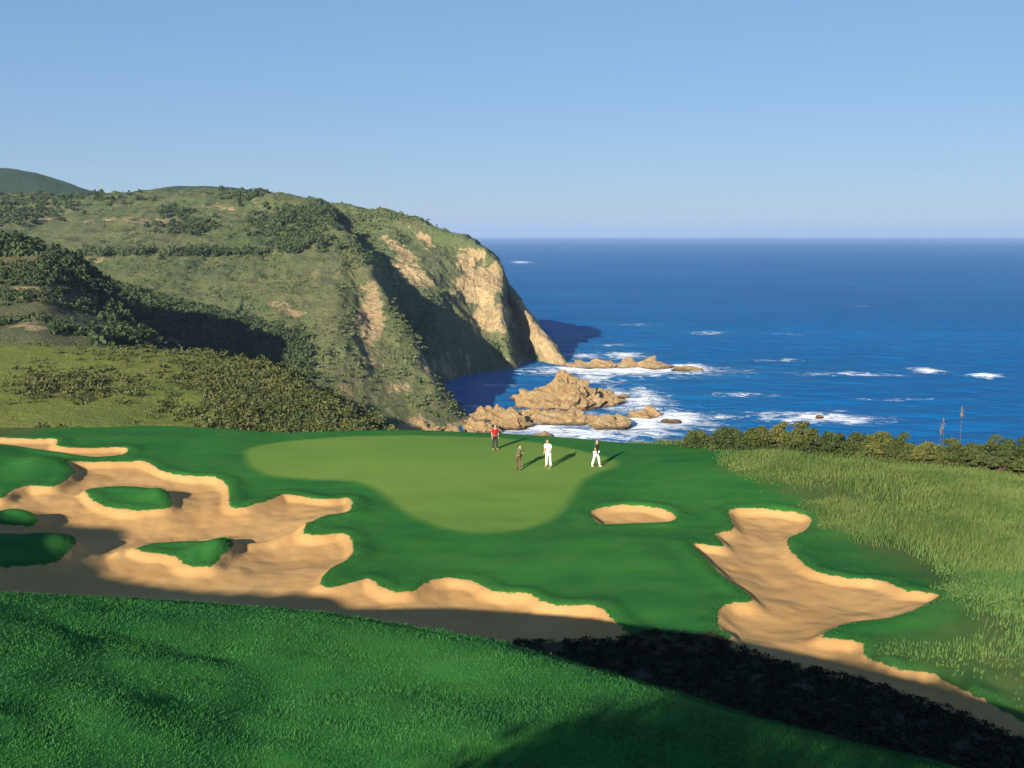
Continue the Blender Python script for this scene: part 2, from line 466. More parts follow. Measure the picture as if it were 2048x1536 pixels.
loft('headland_slope', FRONT, 300, 420, M_head, disp_front,
     rocks=[(742, 640, 26, 80, 0, 1.5), (850, 735, 14, 26, -20, 1.2), (800, 775, 30, 20, 0, 1.0), (840, 862, 40, 24, 0, 1.9), (905, 862, 50, 16, -12, 2.0),
            (470, 640, 60, 14, 20, .55), (300, 440, 140, 9, 0, .95), (120, 440, 100, 8, 0, .8), (460, 420, 60, 8, 10, .8), (400, 520, 170, 6, 2, .7), (200, 520, 80, 6, 2, .7), (330, 580, 70, 16, 10, .6), (640, 650, 22, 60, 0, .5), (800, 850, 60, 20, 0, .9), (420, 600, 60, 30, 0, .35), (520, 400, 20, 12, 0, .6), (560, 610, 70, 18, 30, .8), (640, 540, 40, 16, 20, .7), (590, 690, 20, 30, 0, .7), (700, 780, 30, 24, 0, .8)],
     backs=((150, -14), (450, -190)))

# cliff end of the headland: recess, bright face, shaded cleft, outer rib running out to the point
CL = [
    [(540, 402, 1010), (540, 430, 960), (560, 480, 915), (580, 560, 880), (600, 640, 870), (620, 740, 860)],
    [(620, 412, 985), (640, 445, 930), (655, 490, 885), (670, 550, 830), (680, 650, 780), (690, 750, 730)],
    [(700, 418, 962), (712, 455, 910), (725, 500, 865), (738, 560, 810), (745, 650, 760), (750, 765, 710)],
    [(760, 428, 944), (772, 462, 900), (785, 515, 850), (792, 575, 795), (800, 660, 745), (805, 760, 700)],
    [(820, 441, 928), (830, 478, 892), (840, 530, 845), (850, 600, 785), (858, 690, 750), (868, 780, 722)],
    [(880, 459, 915), (888, 495, 890), (895, 555, 852), (905, 630, 805), (915, 710, 780), (925, 785, 765)],
    [(935, 480, 905), (938, 515, 885), (942, 575, 856), (950, 645, 828), (962, 715, 808), (972, 780, 795)],
    [(975, 506, 896), (975, 540, 876), (978, 590, 850), (988, 660, 830), (1005, 715, 818), (1020, 775, 800)],
    [(996, 530, 892), (999, 560, 872), (1002, 610, 846), (1008, 675, 826), (1022, 722, 815), (1050, 770, 800)],
    [(1000, 540, 910), (1005, 580, 900), (1014, 630, 888), (1025, 690, 868), (1042, 730, 850), (1065, 765, 830)],
    [(1006, 560, 925), (1016, 595, 915), (1030, 640, 905), (1045, 690, 888), (1068, 728, 868), (1090, 762, 840)],
    [(1010, 575, 918), (1036, 607, 897), (1058, 645, 883), (1080, 690, 866), (1105, 725, 852), (1125, 755, 850)],
    [(1014, 578, 925), (1044, 612, 905), (1072, 650, 890), (1100, 688, 872), (1132, 722, 854), (1160, 752, 858)],
    [(1016, 590, 980), (1040, 625, 975), (1066, 662, 960), (1092, 700, 940), (1124, 728, 915), (1150, 742, 890)],
    [(1000, 640, 1080), (1020, 660, 1060), (1040, 680, 1040), (1060, 700, 1020), (1090, 720, 990), (1120, 735, 950)]]
def disp_cliff(P, G):
    r = ridged(P * [1, 1, .25], 26, 4, 31)
    bed = noise(P * [.25, .25, 1] + np.c_[P[:, 2] * 0, P[:, 2] * 0, P[:, 0] * .35], 7, 5)
    d = 4.2 * r + 5 * fbm(P, 90, 4, 13) + 2.2 * ridged(P * [1, 1, .5], 13, 4, 19, .6) + 1.3 * bed
    return d * sstep(-10, 30, P[:, 2])
loft('headland_cliff', CL, 300, 420, M_cliff, disp_cliff,
     rocks=[(800, 500, 52, 12, 38, 1.3), (850, 480, 24, 14, 30, 1.3), (825, 545, 50, 22, 35, 1.4), (790, 560, 20, 30, 0, .8), (935, 520, 26, 30, 50, 1.5), (960, 570, 42, 52, 60, 1.7),
            (988, 640, 30, 44, 80, 1.6), (1060, 660, 70, 26, 55, 1.9), (1110, 715, 40, 20, 40, 2.0), (1070, 655, 60, 20, 52, 2.2), (1040, 740, 60, 30, 0, 1.0), (900, 740, 90, 40, 0, .8)],
     rock_slope=(.35, .75, .5), backs=((110, -22), (330, -160)))

# bushy hill at left above the ravine; it runs on beyond the frame and shades the far ravine side
BH = [
    [(-1100, 380, 420), (-1100, 450, 380), (-1100, 560, 320), (-1100, 680, 260)],
    [(-700, 400, 480), (-700, 470, 430), (-700, 580, 360), (-700, 690, 300)],
    [(-400, 430, 505), (-400, 490, 460), (-400, 580, 390), (-400, 700, 310)],
    [(-150, 462, 500), (-150, 510, 460), (-150, 590, 390), (-150, 710, 310)],
    [(-40, 470, 490), (-40, 520, 450), (-40, 595, 385), (-40, 720, 305)],
    [(30, 478, 475), (30, 525, 440), (30, 600, 380), (30, 725, 300)],
    [(90, 505, 462), (90, 545, 432), (90, 610, 375), (90, 730, 300)],
    [(150, 535, 455), (150, 570, 442), (150, 625, 395), (150, 735, 300)],
    [(205, 575, 458), (205, 605, 448), (205, 650, 398), (205, 740, 300)],
    [(270, 625, 467), (270, 648, 455), (270, 680, 388), (270, 750, 300)],
    [(330, 668, 482), (330, 690, 466), (330, 720, 392), (330, 780, 300)],
    [(400, 722, 485), (400, 742, 430), (400, 770, 350), (400, 820, 300)],
    [(500, 800, 470), (500, 820, 420), (500, 840, 340), (500, 880, 300)]]
loft('bushy_hill', BH, 130, 240, M_bushhill, lambda P, G: 3.5 * fbm(P, 60, 4, 41) + 1.2 * fbm(P, 11, 3, 44),
     rocks=[(170, 660, 26, 14, 35, 1.6), (60, 578, 90, 7, 0, 1.2), (60, 655, 60, 12, 0, 1.0), (100, 620, 50, 10, 20, .9), (140, 600, 60, 12, 0, .7), (200, 660, 14, 24, -20, 1.4)], backs=((45, -12), (130, -50)))

# yellow-green hillside beyond the fairway
NH = [
    [(-1100, 670, 260), (-1100, 720, 220), (-1100, 800, 180), (-1100, 930, 135)],
    [(-500, 684, 245), (-500, 735, 210), (-500, 810, 172), (-500, 925, 138)],
    [(-200, 688, 238), (-200, 740, 205), (-200, 812, 170), (-200, 920, 140)],
    [(0, 691, 234), (0, 742, 203), (0, 815, 168), (0, 915, 140)],
    [(120, 694, 232), (120, 745, 202), (120, 815, 168), (120, 910, 141)],
    [(230, 697, 230), (230, 745, 201), (230, 815, 168), (230, 905, 142)],
    [(330, 702, 228), (330, 750, 200), (330, 820, 168), (330, 905, 143)],
    [(430, 712, 225), (430, 757, 200), (430, 822, 168), (430, 905, 144)],
    [(510, 729, 221), (510, 770, 198), (510, 830, 169), (510, 905, 145)],
    [(560, 746, 215), (615, 795, 192), (665, 840, 172), (705, 885, 154)],
    [(590, 753, 238), (655, 790, 218), (722, 828, 199), (785, 872, 183)],
    [(600, 772, 262), (670, 812, 242), (735, 852, 222), (795, 898, 205)]]
loft('near_hillside', NH, 170, 330, M_near, lambda P, G: 0.9 * fbm(P, 30, 4, 51) + 0.25 * fbm(P, 4, 3, 54),
     rocks=[(140, 772, 100, 30, 3, 1.3), (600, 800, 110, 60, 30, 1.5), (440, 745, 90, 26, 10, 1.0), (720, 850, 60, 50, 30, 1.4)],
     backs=((12, -6), (60, -45)))

# ------------------------------------------------------------------ the golf course ground
Z0 = 85.5
CREST = np.array([un(px, py, Y) for px, py, Y in [
    (-900, 1140, 24), (-400, 1150, 23), (0, 1153, 24.5), (300, 1168, 26), (650, 1193, 25.5), (1000, 1248, 22.5), (1300, 1330, 20.2),
    (1500, 1392, 19.2), (1700, 1445, 18.7), (2048, 1530, 18.5), (2400, 1600, 18.5)]])
EDGE = np.array([on_plane(px, py, Z0) for px, py in [
    (-900, 868), (-300, 868), (110, 868), (300, 861), (560, 872), (780, 871), (1000, 876), (1200, 892), (1360, 902), (1480, 912), (1700, 925), (2048, 935), (2500, 945), (3000, 955)]])
def base_height(X, Y):
    P = np.stack([X.ravel(), Y.ravel(), np.zeros(X.size)], 1)
    x, y = P[:, 0], P[:, 1]
    z = Z0 + 0.30 * fbm(P, 19, 3, 61) + 0.13 * fbm(P, 5, 3, 62) * (.3 + .7 * sstep(66, 52, y))
    # back to front fall of the putting surface and a soft swale in front of it
    z += 0.55 * sstep(50, 76, y) - 0.30
    # mounds: beside the oval bunker, left end of the bunkers
    for (px, py, r, h) in [(90, 1090, 1.6, .75), (-140, 1115, 4.0, 1.0), (80, 942, 1.5, .6), (-60, 935, 3, .4), (310, 988, 1.1, .35), (425, 1086, 1.0, .55), (30, 1030, 1.6, .5), (1500, 960, 6, .5), (-300, 960, 8, 1.2), (640, 1020, 3, .35), (1320, 1120, 5, .35), (1900, 1000, 8, .7), (1990, 1240, 5, .7)]:
        c = on_plane(px, py, Z0)
        z += h * np.exp(-((x - c[0]) ** 2 + ((y - c[1]) * .9) ** 2) / r ** 2)
    # drop to the sea and to the ravine beyond the far edge
    ey = np.interp(x, EDGE[:, 0], EDGE[:, 1])
    d = y - ey
    drop = np.where(d > 0, d * d / (d + 5.0) * 0.95, 0)
    lim = np.where(x < -15, 19.0 + sstep(150, 380, y) * 55, 94)
    lim = 94 + (lim - 94) * sstep(-.13, -.22, x / np.maximum(y, 1))
    z = z - np.minimum(drop, lim)
    # foreground ridge
    yc = np.interp(x, CREST[:, 0], CREST[:, 1]); zc = np.interp(x, CREST[:, 0], CREST[:, 2])
    k = yc - y
    near = zc + np.interp(x, [-11, -7, -4, 0, 3, 6, 11], [.13, .10, .07, .09, .14, .18, .20]) * k + 0.20 * fbm(P, 7, 3, 71) * sstep(0, 4, np.abs(k)) + 0.28 * fbm(P, 3.2, 3, 72) * sstep(1, 5, k)
    near = np.minimum(near, 93.8)
    # added bank, unseen behind the camera, shaped to shade ridge and left sand
    q = x * math.cos(SUN_AZ) - y * math.sin(SUN_AZ); w = x * math.sin(SUN_AZ) + y * math.cos(SUN_AZ)
    top = np.interp(q, [-60, -43, -39.5, -37.5, -35.5, -32, -25, -22, -20, -17, -14.6, -13, -10, -8.2, -6, -4, -2, 1, 3, 40], [101.3, 100.9, 100.0, 99.0, 98.5, 98.7, 99.4, 99.5, 98.2, 99.0, 98.4, 95.5, 95.5, 97.3, 99.4, 99.8, 99.6, 99.1, 98.7, 98.0]) + .35 * noise(np.c_[q, q * 0, q * 0], 2.2, 73)
    near = near + np.maximum(top - near, 0) * sstep(-2.5, -6.5, w)
    farz = zc + 0.62 * k - 0.05
    r = np.where(k > 0, near, farz)
    r -= 0.35 * np.exp(-(k / 1.2) ** 2)                          # rounded crest
    z = np.where(y < ey, np.logaddexp(z * 3, r * 3) / 3, z)
    return z.reshape(X.shape)
def ground_hit(px, py):
    d = un(px, py, 1.0) - [0, 0, H]; ys = np.linspace(12, 110, 1600)
    Pz = H + d[2] * ys
    g = base_height(d[0] * ys, ys)
    i = np.argmax(g > Pz) if (g > Pz).any() else len(ys) - 1
    return np.array([d[0] * ys[i], ys[i]])
def poly(pts): return np.array([ground_hit(*p) for p in pts])
def plane_poly(pts): return np.array([on_plane(px, py, Z0 + .1)[:2] for px, py in pts])
def sdf(poly_, X, Y):
    x, y = X.ravel(), Y.ravel()
    d = np.full(x.size, 1e9); ins = np.zeros(x.size, bool)
    n = len(poly_)
    for i in range(n):
        a = poly_[i]; b = poly_[(i + 1) % n]
        e = b - a; wx, wy = x - a[0], y - a[1]
        t = np.clip((wx * e[0] + wy * e[1]) / max(e @ e, 1e-9), 0, 1)
        d = np.minimum(d, (wx - e[0] * t) ** 2 + (wy - e[1] * t) ** 2)
        c = (a[1] > y) != (b[1] > y)
        with np.errstate(divide='ignore', invalid='ignore'):
            xi = e[0] * (y - a[1]) / (e[1] if e[1] else 1e-9) + a[0]
        ins ^= c & (x < xi)
    return (np.sqrt(d) * np.where(ins, 1, -1)).reshape(X.shape)
def smooth_poly(p, n=6):
    p = np.concatenate([p[-2:], p, p[:3]])
    q = cr(p, (len(p) - 1) * n + 1)
    return q[2 * n:-3 * n + 0]
strip_b = [(-60, 893), (60, 890), (112, 889), (118, 903), (180, 904), (250, 902), (246, 914), (180, 919), (110, 914), (0, 911), (-60, 911)]
main_b = [(-60, 988), (0, 988), (25, 975), (62, 967), (110, 966), (148, 944), (140, 930), (250, 925), (290, 925), (325, 941), (380, 949), (435, 952), (456, 970), (460, 1001), (490, 1004),
          (540, 990), (570, 979), (610, 985), (650, 993), (696, 991), (704, 1006), (695, 1022), (650, 1030), (622, 1040), (606, 1055), (640, 1058), (690, 1056), (705, 1075), (700, 1100), (662, 1122), (640, 1145), (655, 1160),
          (700, 1152), (738, 1144), (772, 1165), (820, 1166), (860, 1145), (900, 1138), (950, 1146), (990, 1165), (1055, 1170), (1088, 1188), (1130, 1196), (1192, 1200), (1232, 1226),
          (1300, 1262), (1460, 1262), (1435, 1240), (1447, 1200), (1505, 1188), (1440, 1140), (1388, 1090), (1405, 1085), (1447, 1085), (1430, 1062), (1468, 1050), (1460, 1020),
          (1530, 1017), (1600, 1025), (1622, 1036), (1610, 1052), (1575, 1070), (1587, 1096), (1630, 1130), (1700, 1145), (1760, 1152), (1812, 1181), (1876, 1198), (1850, 1216), (1790, 1232), (1700, 1238),
          (1642, 1262), (1722, 1276), (1730, 1302), (1780, 1318), (1815, 1329), (1862, 1334), (1905, 1357), (1965, 1385), (2045, 1425), (2200, 1500)]
islands = [
    [(168, 973), (230, 966), (300, 970), (335, 984), (341, 1002), (290, 1008), (222, 1003), (186, 990)],
    [(268, 1076), (330, 1062), (440, 1062), (466, 1076), (440, 1098), (420, 1112), (372, 1110), (346, 1091), (290, 1084)],
    [(-60, 1018), (40, 1020), (76, 1030), (50, 1042), (-60, 1041)],
    [(-60, 1075), (60, 1066), (110, 1056), (145, 1066), (150, 1085), (110, 1112), (20, 1128), (-60, 1135)]]
oval_b = [(1180, 1022), (1200, 1012), (1245, 1007), (1300, 1010), (1342, 1021), (1352, 1032), (1330, 1040), (1260, 1042), (1195, 1040)]
green_p = [(488, 905), (540, 890), (620, 883), (760, 879), (900, 880), (1000, 884), (1060, 893), (1130, 905), (1190, 916), (1232, 928), (1225, 942), (1190, 952), (1160, 970), (1130, 1010), (1090, 1035), (1030, 1050), (960, 1053), (870, 1040), (800, 1010),
           (755, 975), (700, 958), (600, 952), (530, 945), (495, 925)]
rough_p = [(1480, 915), (1485, 960), (1560, 985), (1640, 1020), (1640, 1050), (1760, 1100), (1850, 1130), (1915, 1200), (1900, 1270), (1800, 1300), (1950, 1360), (2100, 1440), (2400, 1500), (3200, 1400), (3200, 930), (2048, 915), (1700, 905)]
ground_main = plane_poly(main_b)
# the sand floor runs on through the ditch under the foreground ridge
ditch = [(p[0], p[1] + 7.5) for p in CREST[::-1]]
ditch = np.array([(x, y) for x, y in ditch if -24 < x < 16])
MAIN = np.concatenate([smooth_poly(ground_main)[: -2], ditch])
ISL = [smooth_poly(plane_poly(i)) for i in islands]
STRIP = smooth_poly(plane_poly(strip_b)); OVAL = smooth_poly(plane_poly(oval_b))
GREEN = smooth_poly(plane_poly(green_p)); ROUGH = plane_poly(rough_p)
ditch_shade_top = plane_poly([(960, 1240), (1080, 1234), (1240, 1244), (1440, 1257), (1640, 1303), (1850, 1364), (2048, 1440), (2300, 1570)])  # outline of the ground painted dark for shade, just inside the shadow edge
ditch_shade_top = np.concatenate([ditch_shade_top, [(19.0, 20.5)]])
DITCH_SHADE = np.concatenate([ditch_shade_top, [(x, y + 1.2) for x, y, _ in CREST[::-1] if -1 < x < 13]])

gx = axis(-34, 34, 0.17, (-900, 1200), 1.10); gy = axis(12, 90, 0.2, (-700, 520), 1.10)
GX, GY = np.meshgrid(gx, gy)
GZ = base_height(GX, GY)
mask = (np.abs(GX) < 60) & (GY < 100) & (GY > 5)
def msdf(p):
    out = np.full(GX.shape, -50.0)
    out[mask] = sdf(p, GX[mask][None], GY[mask][None])[0]
    return out
s_main = msdf(MAIN)
for i in ISL: s_main = np.minimum(s_main, -msdf(i))
s_strip, s_oval = msdf(STRIP), msdf(OVAL)
SAND = np.maximum(np.maximum(s_main, s_strip), s_oval)
G_SDF = msdf(GREEN)
SHADE_SDF = msdf(DITCH_SHADE)
R_SDF = sdf(ROUGH, GX, GY)
R_SDF = np.maximum(R_SDF, np.where(GY > np.interp(GX, EDGE[:, 0], EDGE[:, 1]) + 1.0, 6, -50))
# beyond the far left the course turns to veld
R_SDF = np.maximum(R_SDF, -34 - GX)
P3 = np.stack([GX.ravel(), GY.ravel(), GX.ravel() * 0], 1)
n_lip = (noise(P3, 1.6, 81) * .5 + noise(P3, .6, 82) * .3).reshape(GX.shape)
bowl = sstep(-0.05, 0.55, SAND + .20 * n_lip) * 0.27 + sstep(0.2, 2.6, SAND) * 0.16
lip = np.exp(-((SAND + 0.45) / 0.5) ** 2) * (0.10 + .08 * n_lip)
rows_near = sstep(0, 3, GY - np.interp(GX, CREST[:, 0], CREST[:, 1]) - 2)
GZ = GZ - bowl * rows_near + lip * rows_near
# pale raised tongue between the upper and lower sand
tp = np.array([on_plane(px, py, Z0)[:2] for px, py in [(235, 1082), (262, 1072), (330, 1056), (420, 1056), (480, 1072), (550, 1062), (610, 1048)]])
dt = np.full(GX.shape, 1e9)
for a, b in zip(tp[:-1], tp[1:]):
    e = b - a; t = np.clip(((GX - a[0]) * e[0] + (GY - a[1]) * e[1]) / (e @ e), 0, 1)
    dt = np.minimum(dt, np.hypot(GX - a[0] - e[0] * t, GY - a[1] - e[1] * t))
GZ += np.where(SAND > -0.1, 0.24 * np.exp(-(dt / .35) ** 2), 0)
sandr = (noise(P3, 2.4, 91) * .05 + noise(P3, .9, 92) * .035 + noise(P3, .45, 93) * .02).reshape(GX.shape)
GZ += sandr * sstep(0.1, 0.8, SAND) * rows_near
GZ = np.maximum(GZ, -8)
V = np.stack([GX.ravel(), GY.ravel(), GZ.ravel()], 1)
FQ = grid_faces(len(gy), len(gx))[:, ::-1]
N3 = normals(V.reshape(*GX.shape, 3)).reshape(-1, 3)
if N3[:, 2].mean() < 0: N3 = -N3
fs = SAND.ravel()[FQ].mean(1); fg = G_SDF.ravel()[FQ].mean(1)
fo, ft = s_oval.ravel()[FQ].mean(1), s_strip.ravel()[FQ].mean(1)
kind = np.zeros(len(FQ), int)
kind[fg > 0] = 1; kind[fs > 0] = 2; kind[fo > 0] = 3; kind[ft > 0] = 4
for k, nm in enumerate(['fairway', 'putting_green', 'sand_bunker', 'sand_bunker', 'sand_bunker']):
    f = FQ[kind == k]
    used, inv = np.unique(f, return_inverse=True)
    me = mesh_np(nm, V[used], inv.reshape(f.shape), True,
                 {'sand': SAND.ravel()[used], 'green': G_SDF.ravel()[used], 'rough': R_SDF.ravel()[used], 'ditch_shade': SHADE_SDF.ravel()[used]})
    me.normals_split_custom_set_from_vertices(N3[used].tolist())
    tag(link(nm, me, M_ground), kind='structure')

def zat(x, y):
    x = np.atleast_1d(x); y = np.atleast_1d(y)
    i = np.clip(np.searchsorted(gx, x) - 1, 0, len(gx) - 2); j = np.clip(np.searchsorted(gy, y) - 1, 0, len(gy) - 2)
    u = (x - gx[i]) / (gx[i + 1] - gx[i]); v = (y - gy[j]) / (gy[j + 1] - gy[j])
    return GZ[j, i] * (1 - u) * (1 - v) + GZ[j, i + 1] * u * (1 - v) + GZ[j + 1, i] * (1 - u) * v + GZ[j + 1, i + 1] * u * v
def fat(A, x, y):
    i = np.clip(np.searchsorted(gx, x) - 1, 0, len(gx) - 2); j = np.clip(np.searchsorted(gy, y) - 1, 0, len(gy) - 2)
    return A[j, i]

# ------------------------------------------------------------------ sea rocks, each a thing of its own
import bmesh
def ico_np(sub):
    bm = bmesh.new(); bmesh.ops.create_icosphere(bm, subdivisions=sub, radius=1.0)
    bm.verts.ensure_lookup_table()
    V = np.array([v.co[:] for v in bm.verts]); Fi = np.array([[v.index for v in f.verts] for f in bm.faces]); bm.free()
    return V, Fi
ICO5 = ico_np(6); ICO1 = ico_np(1); ICO2 = ico_np(2)
def sea_rock(px, py, wpx, hpx, label, seed, deep=0.8, peaks=1):
    """px,py: waterline centre in the photo; wpx width, hpx height over the water"""
    c = on_plane(px, py, 0); m = c[1] / F
    w, h = wpx * m / 2, hpx * m * 1.05
    V, Fi = ICO5
    D = V.copy()
    top = np.maximum(D[:, 2], 0)
    P = np.stack([D[:, 0] * w, D[:, 1] * w * deep, D[:, 2] * h], 1)
    off = np.array([seed * 37.1, seed * 11.7, 0])
    r = ridged(P + off, max(w * .5, 6), 4, seed)
    k = 1 + 0.34 * r + 0.30 * fbm(P + off, max(w * .8, 8), 3, seed + 5)
    P = P * k[:, None]
    P[:, 2] *= 0.75 + 0.5 * (noise(P * [1, 1, 0] + off, max(w * .38, 5), seed + 9) + .6)
    bed = 1.1 * noise(P * [.3, .3, 1] + off + np.c_[P[:, 2] * 0, P[:, 2] * 0, P[:, 0] * .5], 3.0, seed)
    dirn = D / np.linalg.norm(D, axis=1, keepdims=True)
    P += dirn * (bed * 1.5 + 1.6 * ridged(P + off, 6, 4, seed + 3, .6) * min(1, w / 12))[:, None]
    P[:, 2] *= h / max(P[:, 2].max(), 1e-3) * (1.0)
    P[:, 2] = np.maximum(P[:, 2], -5)
    me = mesh_np('sea_rock', P, Fi, False)
    o = link('sea_rock', me, M_rock); o.location = (c[0], c[1] + w * deep * .3, 0)
    return tag(o, label, 'rock', 'rocks in the surf off the point')
ROCKS = [
    (1125, 818, 150, 78, 'tall ochre sea rock with pointed peak, biggest of the cluster off the cliffs', .55),
    (1190, 812, 95, 34, 'broad sloping ochre rock descending seaward from the pointed peak', .55),
    (1118, 848, 150, 30, 'low wide ochre rock shelf in front of the pointed peak', .4),
    (1018, 856, 74, 40, 'rounded orange boulder between the cliff foot and the peaked rock', .8),
    (960, 868, 60, 30, 'small pale rock linking the cliff foot to the rounded boulder', .8),
    (1222, 856, 66, 26, 'dark brown wet rock at the seaward end of the rock shelf', .7),
    (1295, 838, 60, 26, 'isolated brown rock wrapped in white surf', .8),
    (1243, 797, 30, 9, 'tiny dark rock awash in the foam above the isolated rock', .8),
    (1342, 845, 34, 6, 'flat dark rock almost awash in the outer surf', .8),
    (1188, 737, 90, 20, 'pale rock ledge joining the foot of the headland point', .5),
    (1290, 737, 110, 24, 'long yellowish ledge rock beyond the headland point', .45),
    (1370, 741, 60, 9, 'low outermost ledge rock with surf breaking over it', .6),
    (980, 842, 84, 34, 'knobbly tan rock closing the cove between cliff foot and rounded boulder', .5),
    (1060, 838, 60, 24, 'low tan rock slab wedged between rounded boulder and rock shelf', .6),
    (1084, 876, 38, 14, 'small olive rock alone in the foam right behind the green', .8),
    (1638, 836, 14, 6, 'lone speck of dark rock in the breaking wave offshore', .8),
    (1062, 800, 60, 22, 'orange rock shoulder on the cliff side of the pointed peak', .7),
    (850, 866, 70, 26, 'pinkish tan rock apron at the very foot of the green spur', .6),
    (935, 846, 60, 16, 'low orange rock tucked into the shaded mouth of the cove', .6),
    (905, 882, 110, 26, 'tawny rock apron at the foot of the shaded cove', .6)]
for i, (px, py, w, h, lab, dp) in enumerate(ROCKS):
    sea_rock(px, py, w, h, lab, 100 + i * 3, dp)

# ------------------------------------------------------------------ vegetation
def rot_basis(n):
    a = RNG.rand(n) * 2 * PI
    return np.cos(a), np.sin(a)
def blobs(name, pos, rad, hgt, mat, seed=0, base=ICO1, jitter=.38, smooth=False):
    """many shrub clumps joined in one object"""
    V, Fi = base; n = len(pos); r = np.random.RandomState(seed)
    c, s = rot_basis(n)
    J = 1 + jitter * (r.rand(n, len(V), 1) * 2 - 1)
    Q = V[None] * J
    x = Q[..., 0] * c[:, None] - Q[..., 1] * s[:, None]; y = Q[..., 0] * s[:, None] + Q[..., 1] * c[:, None]
    P = np.stack([x * rad[:, None], y * rad[:, None], Q[..., 2] * hgt[:, None]], -1) + pos[:, None, :]
    FF = (Fi[None] + (np.arange(n) * len(V))[:, None, None]).reshape(-1, 3)
    me = mesh_np(name, P.reshape(-1, 3), FF, smooth)
    o = link(name, me, mat)
    return o
THICK_BH = [(20, 500, 45, 12, 80), (165, 540, 40, 14, 100), (240, 620, 40, 18, 100), (210, 680, 60, 12, 50)]
def leaf_clumps(name, pos, rad, hgt, mat, seed, nleaf=26, leaf=.28):
    """loose shrubs: leaf-sized faces spread through the volume of each clump"""
    rr = np.random.RandomState(seed); n = len(pos)
    d = rr.randn(n, nleaf, 3); d /= np.linalg.norm(d, axis=2, keepdims=True)
    d *= (rr.rand(n, nleaf, 1) ** .45); d[..., 2] = np.abs(d[..., 2]) * 1.0
    c = pos[:, None] + d * np.stack([rad, rad, hgt], -1)[:, None]
    a = rr.randn(n, nleaf, 3); a /= np.linalg.norm(a, axis=2, keepdims=True)
    b = np.cross(a, rr.randn(n, nleaf, 3)); b /= np.linalg.norm(b, axis=2, keepdims=True)
    s = (leaf * (.6 + .8 * rr.rand(n, nleaf, 1)))
    V = np.stack([c - a * s, c + b * s * .6, c + a * s, c - b * s * .6], 2).reshape(-1, 3)
    return link(name, mesh_np(name, V, np.arange(len(V)).reshape(-1, 4), False), mat)
M_scrub = leafy('scrub_leaf', (0.055, 0.090, 0.030), (0.120, 0.135, 0.055), 0.05)
M_scrub_dark = leafy('dark_scrub_leaf', (0.022, 0.045, 0.018), (0.060, 0.080, 0.030), 0.06)
M_brush = leafy('brush_leaf', (0.030, 0.042, 0.015), (0.105, 0.110, 0.036), 0.25)
def pick(surf, n, dens, seed):
    P, N, rock = SURF[surf]; r = np.random.RandomState(seed)
    px, py = project(P)
    w = dens(P, N, rock, px, py)
    w = np.where((P[:, 1] > 0) & (P[:, 2] > 2), w, 0); w = np.maximum(w, 0)
    idx = r.choice(len(P), n, p=w / w.sum())
    return P[idx] + r.randn(n, 3) * [1.2, 1.2, 0.1], N[idx]
def inbox(px, py, m=60): return ((px > -m) & (px < 2048 + m) & (py > 300) & (py < 1000)).astype(float)
# fynbos scrub over the headland
P, N = pick('headland_slope', 5500, lambda P, N, R, px, py: inbox(px, py) * sstep(.35, -.2, R) * sstep(-.25, .35, fbm(P, 45, 3, 5) + .15), 1)
r = RNG.rand(len(P)); tag(leaf_clumps('scrub', P, .9 + 2.0 * r ** 2, 0.5 + .8 * r ** 2, M_scrub, 2, 16, .6), kind='stuff')
P, N = pick('headland_cliff', 2600, lambda P, N, R, px, py: inbox(px, py) * sstep(.2, -.2, R) * sstep(-.2, .4, fbm(P, 30, 3, 6)) * (N[:, 2] > .35), 3)
r = RNG.rand(len(P)); tag(leaf_clumps('scrub', P, 0.9 + 1.6 * r ** 2, 0.6 + 1. * r ** 2, M_scrub, 4, 14, .8), kind='stuff')
# dark thickets near the skyline and in the ravine
THICK = [(590, 485, 34, 14, 170), (610, 432, 60, 12, 220), (665, 425, 45, 9, 120), (90, 405, 110, 14, 150), (380, 455, 46, 12, 70), (345, 425, 30, 8, 40), (300, 508, 120, 5, 80), (410, 505, 90, 5, 60),
         (490, 395, 30, 8, 70), (30, 430, 60, 20, 120), (560, 450, 60, 14, 100), (740, 438, 50, 7, 60)]
def thicket(surf, lst, seed, lo, hi, mat, nl=60, leaf=1.0):
    P, N, R = SURF[surf]; px, py = project(P); rr = np.random.RandomState(seed); A = []
    for (cx, cy, rx, ry, n) in lst:
        w = np.exp(-(((px - cx) / rx) ** 2 + ((py - cy) / ry) ** 2)) * (P[:, 2] > 3) * (P[:, 1] < 1150)
        if w.sum() < 1e-6: continue
        A.append(P[rr.choice(len(P), n, p=w / w.sum())] + rr.randn(n, 3) * [1.5, 2, .2])
    A = np.concatenate(A); k = rr.rand(len(A))
    tag(leaf_clumps('thicket', A + [0, 0, .3], lo + (hi - lo) * k, (lo + (hi - lo) * k) * (1.1 + .5 * rr.rand(len(A))), mat, seed + 1, nl, leaf), kind='stuff')
thicket('headland_slope', THICK, 11, 1.8, 3.8, M_scrub_dark)
P, N = pick('headland_slope', 2600, lambda P, N, R, px, py: ((py > 560 + (px - 200) * .27) & (py < 760) & (px > 150) & (px < 620) & (P[:, 1] < 690)).astype(float), 13)
thicket('bushy_hill', THICK_BH, 61, 1.6, 3.2, M_scrub_dark)
r = RNG.rand(len(P)); tag(leaf_clumps('thicket', P + [0, 0, .3], 1.4 + 2.2 * r, 1.4 + 2.2 * r, M_scrub_dark, 14, 30, .9), kind='stuff')
P, N = pick('bushy_hill', 2200, lambda P, N, R, px, py: inbox(px, py) * sstep(.5, -.1, R) * (sstep(-.35, .2, fbm(P, 22, 3, 15))), 15)
r = RNG.rand(len(P)); tag(leaf_clumps('scrub', P + [0, 0, .2], 0.9 + 1.9 * r ** 1.5, 1.0 + 2.1 * r ** 1.5, M_scrub_dark, 16, 46, .55), kind='stuff')
